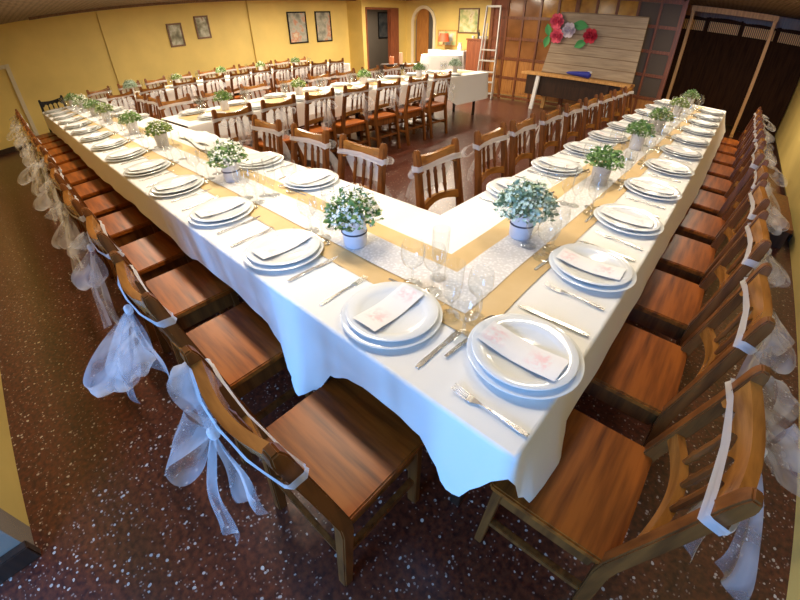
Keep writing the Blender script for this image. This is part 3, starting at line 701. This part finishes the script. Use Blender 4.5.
thing('wooden_step', 'low dark wooden step on the floor by the yellow side wall behind the chairs', 'step', [('tread', MB().bb(-.13, .12, -.55, .55, .17, .20).mesh('step_tread', 'frame_wood', .004)), ('body', MB().bb(-.115, .105, -.535, .535, 0, .17).mesh('step_body', 'dark_wood', .003))], (.81, 4.27, 0))

# ------------------------------------------------------------------ pictures
def picture(label, y0, y1, z0, z1, fm, art, wall='x', cat='picture', group=None, off=0.0):
    wd, ht = abs(y1-y0), z1-z0; b = .035
    fr = MB()
    for a0, a1, c0, c1 in ((-wd/2, wd/2, -ht/2, -ht/2+b), (-wd/2, wd/2, ht/2-b, ht/2), (-wd/2, -wd/2+b, -ht/2+b, ht/2-b), (wd/2-b, wd/2, -ht/2+b, ht/2-b)): fr.bb(a0, a1, -.03, 0, c0, c1)
    parts = [('frame', fr.mesh('picture_frame', fm, .003)), ('canvas', MB().bb(-wd/2+b, wd/2-b, -.014, -.002, -ht/2+b, ht/2-b).mesh('picture_canvas', art))]
    loc = (-10.02+.001, (y0+y1)/2, (z0+z1)/2) if wall == 'x' else ((y0+y1)/2, YB-.001-off, (z0+z1)/2)
    return thing('framed_picture', label, cat, parts, loc, PI/2 if wall == 'x' else 0, group)
g1 = [(.10, .09, .06), (.20, .19, .12), (.34, .33, .24), (.55, .53, .44), (.30, .18, .10)]
g2 = [(.16, .17, .14), (.30, .30, .24), (.42, .40, .33), (.52, .22, .12), (.60, .50, .36)]
picture('small framed picture on the yellow wall, lower one of the smaller pair', 3.03, 3.37, 1.33, 1.81, 'table_wood', canvas('art_a', (.3, .3, .2), g1, 6, 1))
picture('small framed picture on the yellow wall, higher one of the smaller pair', 3.69, 4.03, 1.435, 1.915, 'table_wood', canvas('art_b', (.3, .3, .2), g1, 7, 4))
picture('tall black framed still life on the yellow wall beside the smaller pair', 6.215, 6.83, 1.13, 1.91, 'black_wood', canvas('art_c', (.3, .3, .2), g2, 5, 7))
picture('tall black framed still life on the yellow wall next to the pillar', 7.14, 7.70, 1.125, 1.91, 'black_wood', canvas('art_d', (.3, .3, .2), g2, 5, 11))
g3 = [(.20, .28, .10), (.42, .46, .18), (.66, .60, .28), (.72, .66, .42), (.48, .30, .12)]
picture('large framed landscape painting hanging above the wooden cabinet', -7.31, -6.62, 1.30, 1.95, 'table_wood', canvas('art_e', (.5, .5, .3), g3, 5, 2), 'y')
g4 = [(.14, .34, .14), (.40, .52, .24), (.70, .62, .24), (.50, .60, .62), (.60, .66, .70)]
picture('wide landscape painting behind the red table lamp', -8.05, -7.33, .93, 1.38, 'pine', canvas('art_f', (.5, .5, .3), g4, 4, 5), 'y')
t = picture('dark framed picture in the passage beyond the doorway', 11.62, 12.18, 1.06, 1.97, 'black_wood', canvas('art_g', (.2, .2, .2), [(.06, .07, .08), (.10, .11, .12), (.14, .15, .16), (.18, .18, .18), (.1, .1, .1)], 5, 3))
t.location.x = -11.998

# ------------------------------------------------------------------ things at the far wall
t = MB().bb(-.31, .31, -.21, .21, .05, 1.14)
thing('wooden_cabinet', 'tall reddish brown wooden cabinet beside the ladder', 'cabinet', [
    ('body', t.mesh('cabinet_body', 'cabinet_wood', .006)), ('top', MB().bb(-.335, .335, -.235, .225, 1.14, 1.18).mesh('cabinet_top', 'cabinet_wood', .006)), ('base', MB().bb(-.325, .325, -.225, .22, 0, .06).mesh('cabinet_base', 'cabinet_wood', .004)),
    ('door', MB().bb(-.28, .28, -.228, -.21, .10, 1.10).mesh('cabinet_door', 'cabinet_wood', .005), [('knob', MB().lathe([(.0, -.02), (.014, -.014), (.016, 0), (.012, .014), (0, .018)], 12, (.24, -.242, .62)).mesh('cabinet_knob', 'steel'))])], (-6.38, 10.07, 0))
CUP = MB().lathe([(0, .003), (.030, .003), (.040, .02), (.052, .07), (.049, .07), (.036, .02), (0, .012)], 18).mesh('white_bowl', 'porcelain', weld=True)
for x, y, lb in ((-6.58, 10.0, 'beside the dark bottle'), (-6.32, 9.98, 'in the middle'), (-6.17, 10.02, 'at the ladder end')):
    solo('white_bowl', 'small white bowl on top of the wooden cabinet, '+lb, 'bowl', CUP, (x, y, 1.18), 0, 'bowls on the cabinet')
solo('dark_bottle', 'dark bottle standing on top of the wooden cabinet', 'bottle', MB().lathe([(0, 0), (.032, 0), (.034, .01), (.034, .12), (.026, .155), (.012, .175), (.011, .215), (.014, .218), (.014, .226), (0, .226)], 18).mesh('dark_bottle', 'black'), (-6.47, 10.1, 1.18))
# sideboard with white cloth, lamp
sb = MB().bb(-.62, .62, -.2, .2, .80, .84)
prts = [('top', sb.mesh('sideboard_top', 'table_wood', .004))]
for sx in (-1, 1):
    for sy in (-1, 1): prts.append(('leg', MB().bb(sx*.56-.02, sx*.56+.02, sy*.15-.02, sy*.15+.02, 0, .80).mesh('sideboard_leg', 'table_wood', .003)))
thing('side_table', 'narrow side table under a white cloth against the far wall', 'table', prts, (-7.42, 10.05, 0))
cloth('tablecloth', 'white cloth over the narrow side table holding the red lamp', -8.06, -6.78, 9.83, 10.27, 'SEW', None, .5, .02, ztop=.848, seed=8)
thing('table_lamp', 'table lamp with red shade on the narrow side table', 'lamp', [
    ('base', MB().lathe([(0, 0), (.07, 0), (.072, .012), (.03, .03), (.02, .05), (.04, .10), (.045, .14), (.015, .19), (.010, .24), (0, .24)], 20).mesh('lamp_base', 'pine')),
    ('lamp_shade', MB().lathe([(.17, .22), (.13, .44), (.127, .44), (.167, .22)], 26, closed=True).mesh('lamp_shade', 'lamp_shade'))], (-7.56, 9.93, .851))
solo('white_jug', 'white jug on the narrow side table beside the cabinet', 'jug', MB().lathe([(0, 0), (.05, 0), (.07, .04), (.075, .09), (.05, .14), (.04, .18), (.05, .21), (.046, .21), (.036, .18), (0, .12)], 20).mesh('white_jug', 'porcelain'), (-7.0, 9.97, .851))
# rounded buffet under a cloth
def rr(lx, ly, r, n=6):
    o = []
    for k, (sx, sy) in enumerate(((1, 1), (-1, 1), (-1, -1), (1, -1))):
        for q in range(n+1):
            a = PI/2*k+PI/2*q/n; o.append((sx*(lx-r)+r*math.cos(a), sy*(ly-r)+r*math.sin(a)))
    return o
bt = MB().prism(rr(.50, .32, .22), .79, .82)
bl_ = [('top', bt.mesh('buffet_top', 'table_wood'))]
for sx in (-1, 1):
    for sy in (-1, 1): bl_.append(('leg', MB().bb(sx*.34-.025, sx*.34+.025, sy*.18-.025, sy*.18+.025, 0, .79).mesh('buffet_leg', 'table_wood', .003)))
thing('buffet_table', 'rounded buffet table under a floor-length white cloth', 'table', bl_, (-6.42, 8.32, 0), .75)
bc = MB(); ol = rr(.51, .33, .225, 10); m_ = len(ol)
def bcf(u, v):
    x, y = ol[round(u*m_) % m_]; s_ = round(u*m_)
    kv = round(v*12)
    if kv < 2: return (x*kv, y*kv, .828)
    t_ = (kv-1)/11; o_ = 1+.035*min(1, t_*8)+.06*t_*(1+.8*math.sin(s_*1.3)); return (x*o_, y*o_, .828-.79*t_+(0 if t_ > .02 else 0))
bc.grid(bcf, m_, 12)
solo('tablecloth', 'white floor-length cloth gathered round the buffet table', 'tablecloth', bc.mesh('buffet_cloth', 'cloth', weld=True, angle=60), (-6.42, 8.32, 0), .75)
# console with candles
cp = [('top', MB().prism(rr(.34, .17, .05), .72, .75).mesh('console_top', 'dark_wood', .003)), ('apron', MB().bb(-.28, .28, -.12, .12, .65, .72).mesh('console_apron', 'dark_wood', .003))]
for sx in (-1, 1):
    for sy in (-1, 1): cp.append(('leg', MB().tube([(sx*.25, sy*.10, .66), (sx*.30, sy*.13, .52), (sx*.25, sy*.10, .25), (sx*.30, sy*.13, 0)], [.024, .028, .018, .02], 8).mesh('console_leg', 'dark_wood')))
thing('console_table', 'small dark console table with curved legs holding two candles', 'table', cp, (-6.12, 6.28, 0), .78)
solo('orange_candle', 'short thick orange candle on the dark console table', 'candle', MB().lathe([(0, 0), (.05, 0), (.05, .14), (.044, .145), (.02, .13), (.003, .13), (.003, .15), (0, .15)], 20).mesh('candle', 'candle'), (-6.20, 6.22, .75))
solo('tall_candle', 'taller pale candle on the dark console table', 'candle', MB().lathe([(0, 0), (.042, 0), (.042, .22), (.036, .225), (.016, .21), (.003, .21), (.003, .23), (0, .23)], 20).mesh('candle', 'candle_pale'), (-6.03, 6.33, .75))
# stepladder
lp = []
for sx in (-1, 1):
    lp.append(('rail', MB().sweep([(sx*.225, -.02, 0), (sx*.165, .12, 1.88)], (.024, .055)).mesh('ladder_rail', 'aluminium', .002)))
    lp.append(('rear_leg', MB().sweep([(sx*.20, .09, 0), (sx*.15, .17, 1.55)], (.02, .03)).mesh('ladder_rear_leg', 'aluminium', .002)))
for z in (.12, .36, .57, .80, 1.02):
    q = z/1.88; lp.append(('step', MB().bb(-.222+.06*q, .222-.06*q, -.07+.14*q, .02+.14*q, z-.014, z+.014).mesh('ladder_step', 'aluminium', .003)))
lp.append(('top_bar', MB().bb(-.175, .175, .105, .135, 1.86, 1.90).mesh('ladder_top_bar', 'aluminium', .003)))
thing('stepladder', 'folded aluminium stepladder standing against the glazed partition', 'ladder', lp, (-4.84, 7.90, 0), .05)

# ------------------------------------------------------------------ glazed wooden partition
PX0, PX1, PY = -4.98, -1.19, 8.22
NCOL = 10; cw_ = (PX1-PX0)/NCOL; rows = [(.10, .46, 'wood'), (.46, .86, 'wood2'), (.86, 1.26, 'g'), (1.26, 1.67, 'g'), (1.67, 2.08, 'g')]
fr = MB()
for i in range(NCOL+1):
    x = PX0+cw_*i; b = .04 if i in (0, NCOL, 5) else .022; fr.bb(x-b, x+b, PY-.03, PY+.03, 0, H)
for z in (.05, .46, .86, 1.26, 1.67, 2.08): fr.bb(PX0, PX1, PY-.026, PY+.026, z-.028, z+.028)
fr.bb(PX0, PX1, PY-.03, PY+.03, 2.1, H)
pp = [('frame', fr.mesh('partition_frame', 'partition_wood', smooth=False))]
for i in range(NCOL):
    x0, x1 = PX0+cw_*i+.02, PX0+cw_*(i+1)-.02
    for z0, z1, kd in rows:
        if kd == 'wood':
            me = MB().bb(x0, x1, PY-.010, PY+.010, z0, z1).bb(x0+.05, x1-.05, PY-.022, PY-.008, z0+.06, z1-.06).mesh('partition_panel', 'orange_wood', .004); pp.append(('panel', me))
        else:
            mm = 'smoke_glass' if i >= 8 and z0 < 2 else ('amber' if (z0 > 1.6 and i > 2) else ('cabinet_wood' if i == 0 else 'brown_glass'))
            if kd == 'wood2' and i < 8: mm = 'orange_wood'
            pp.append(('pane', MB().bb(x0, x1, PY-.006, PY+.006, z0, z1).mesh('partition_pane', mm)))
thing('glazed_partition', 'dark wooden partition with amber panes behind the plank board', 'partition', pp)

# ------------------------------------------------------------------ board with paper flowers on a narrow table
tb = [('top', MB().bb(-1.08, 1.08, -.19, .19, .655, .70).mesh('display_table_top', 'pine', .004)), ('apron', MB().bb(-.98, .98, -.10, -.08, .28, .655).mesh('display_table_apron', 'dark_wood', .004))]
for sx in (-1, 1):
    tb.append(('leg', MB().sweep([(sx*.70-.06, -.15, 0), (sx*.70, -.15, .655)], (.075, .05)).mesh('display_table_leg', 'white_paint' if sx < 0 else 'dark_wood', .006)))
    tb.append(('leg', MB().sweep([(sx*.60-.04, .15, 0), (sx*.60, .15, .655)], (.075, .05)).mesh('display_table_leg', 'pine', .006)))
thing('display_table', 'narrow pine table below the plank board', 'table', tb, (-2.68, 7.66, 0), -.02)
solo('plank_board', 'pale weathered plank board with paper flowers standing on the narrow pine table', 'board', MB().prism([(-.92, 0), (.88, 0), (.88, 1.09), (-.70, 1.09)], -.02, .02).mesh('plank_board', 'planks', .004), (-2.52, 7.78, .705), rot=(PI/2-.0, 0, 0))
def rose(name, label, m, x, z, R, seed):
    rnd = random.Random(seed); parts = []
    for ring, (n, r, tilt) in enumerate(((6, 1.0, .30), (5, .72, .75), (4, .45, 1.15))):
        for k in range(n):
            a = 2*PI*k/n+ring*.5+rnd.uniform(-.1, .1)
            def pf(u, v):
                l = R*r*u; wdt = R*.62*r*math.sin(PI*min(1, .15+.85*u)*.80+.15)*(v-.5)*1.5
                rad = l*math.cos(tilt*u*1.0); hh = l*math.sin(tilt*u)+R*.10*ring+abs(v-.5)*R*.25*u
                return (rad*math.cos(a)-wdt*math.sin(a), -hh-.004, rad*math.sin(a)+wdt*math.cos(a))
            parts.append(('petal', MB().grid(pf, 6, 6).mesh('rose_petal', m)))
    parts.append(('flower_heart', MB().lathe([(0, 0), (R*.2, .01), (R*.22, R*.3), (R*.12, R*.45), (0, R*.48)], 10).mesh('rose_heart', m)))
    o = thing(name, label, 'paper flower', parts, (x, 7.755, z)); return o
rose('paper_rose', 'deep pink paper rose at the upper corner of the plank board', 'rose_pink', -3.26, 1.63, .145, 1)
rose('paper_rose', 'pink paper rose below the upper pink one', 'rose_pink', -3.22, 1.38, .14, 2)
rose('paper_rose', 'white paper rose beside the pink ones on the plank board', 'paper_white', -3.00, 1.49, .14, 3)
rose('paper_rose', 'red paper rose alone on the plank board', 'rose_red', -2.57, 1.42, .14, 4)
def leaf(label, x, z, ang, L):
    f_ = lambda u, v: (L*(u-.5)*math.cos(ang)-L*.28*math.sin(PI*u)*(v-.5)*2*math.sin(ang), -.004-.02*abs(v-.5)*2*math.sin(PI*u)-.01*u, L*(u-.5)*math.sin(ang)+L*.28*math.sin(PI*u)*(v-.5)*2*math.cos(ang))
    solo('paper_leaf', label, 'paper leaf', MB().grid(f_, 10, 6).mesh('paper_leaf', 'paper_green'), (x, 7.757, z))
leaf('green paper leaf at the outer side of the pink roses, upper one', -3.42, 1.47, 1.9, .24)
leaf('green paper leaf at the outer side of the pink roses, lower one', -3.42, 1.27, 1.3, .24)
leaf('green paper leaf above the white rose', -2.80, 1.585, -.1, .30)
leaf('green paper leaf under the red rose', -2.74, 1.27, .5, .26)
bp = MB()
def bpf(u, v):
    a = 2*PI*v; r_ = .012+.055*u**.7*(1 if u < .97 else .2); return (-.24+.48*u, r_*math.cos(a), .068+r_*.98*math.sin(a) if u > .0 else .068)
bp.grid(bpf, 14, 14)
thing('blue_pouch', 'dark blue folded pouch lying on the narrow pine table', 'pouch', [('pouch_body', bp.mesh('pouch_body', 'blue_cloth', weld=True)), ('silver_end', MB().bb(.17, .25, -.02, .02, .10, .135).mesh('pouch_end', 'aluminium', .006))], (-2.60, 7.55, .70), .05)

# ------------------------------------------------------------------ wooden photo frame and folding screen
pf_ = []
for x in (-.68, .68): pf_.append(('post', MB().bb(x-.028, x+.028, -.03, .03, 0, 2.06).mesh('frame_post', 'pine', .004)))
pf_.append(('top_bar', MB().bb(-.72, .72, -.035, .035, 2.02, 2.115).mesh('frame_top_bar', 'pine', .004)))
for x in (-.68, .68): pf_.append(('foot', MB().bb(x-.03, x+.03, -.16, .16, 0, .04).mesh('frame_foot', 'pine', .004)))
thing('photo_stand', 'tall bare pine frame standing open beyond the end of the side-wall table', 'frame', pf_, (-.455, 8.98, 0))
M['reed_strip'] = mat('reed_strip', (.36, .2, .06), .5)
v_ = coords(M['reed_strip'], (26, 1, 1)); n_, l_, b_ = nodes(M['reed_strip']); wv_ = n_.new('ShaderNodeTexWave'); wv_.inputs['Scale'].default_value = .35; wv_.inputs['Distortion'].default_value = .6; l_.new(v_, wv_.inputs['Vector'])
setc(M['reed_strip'], ramp(M['reed_strip'], wv_.outputs['Fac'], [(.3, (.12, .055, .012)), (.75, (.80, .45, .11))]))
sp_ = []; sx0 = -1.55; sw_ = (1.0-.02-sx0)/4
for i in range(4):
    a, b = sx0+sw_*i, sx0+sw_*(i+1); zz = 1.98+.012*math.sin(i*2.1)
    pm = MB().bb(a+.035, b-.035, -.012, .012, .12, 1.70).mesh('screen_panel', 'screen_wood', smooth=False)
    rs_ = MB().bb(a+.035, b-.035, -.010, .010, 1.72, 1.92).mesh('reed_strip', 'reed_strip')
    fm_ = MB().bb(a, a+.04, -.02, .02, 0, zz).bb(b-.04, b, -.02, .02, 0, zz).bb(a+.04, b-.04, -.02, .02, 1.69, 1.73).bb(a+.04, b-.04, -.02, .02, .08, .14)
    N_ = 10
    for k in range(N_):
        q0, q1 = a+.04+(b-a-.08)*k/N_, a+.04+(b-a-.08)*(k+1)/N_; fm_.bb(q0, q1, -.02, .02, 1.915, zz-.018+.022*math.sin(PI*(k+.5)/N_))
    sp_.append(('panel', pm, [('frame', fm_.mesh('screen_frame', 'screen_wood', smooth=False)), ('reed_strip', rs_)]))
thing('folding_screen', 'dark wooden folding screen with reed strips behind the bare pine frame', 'screen', sp_, (0, 9.75, 0))
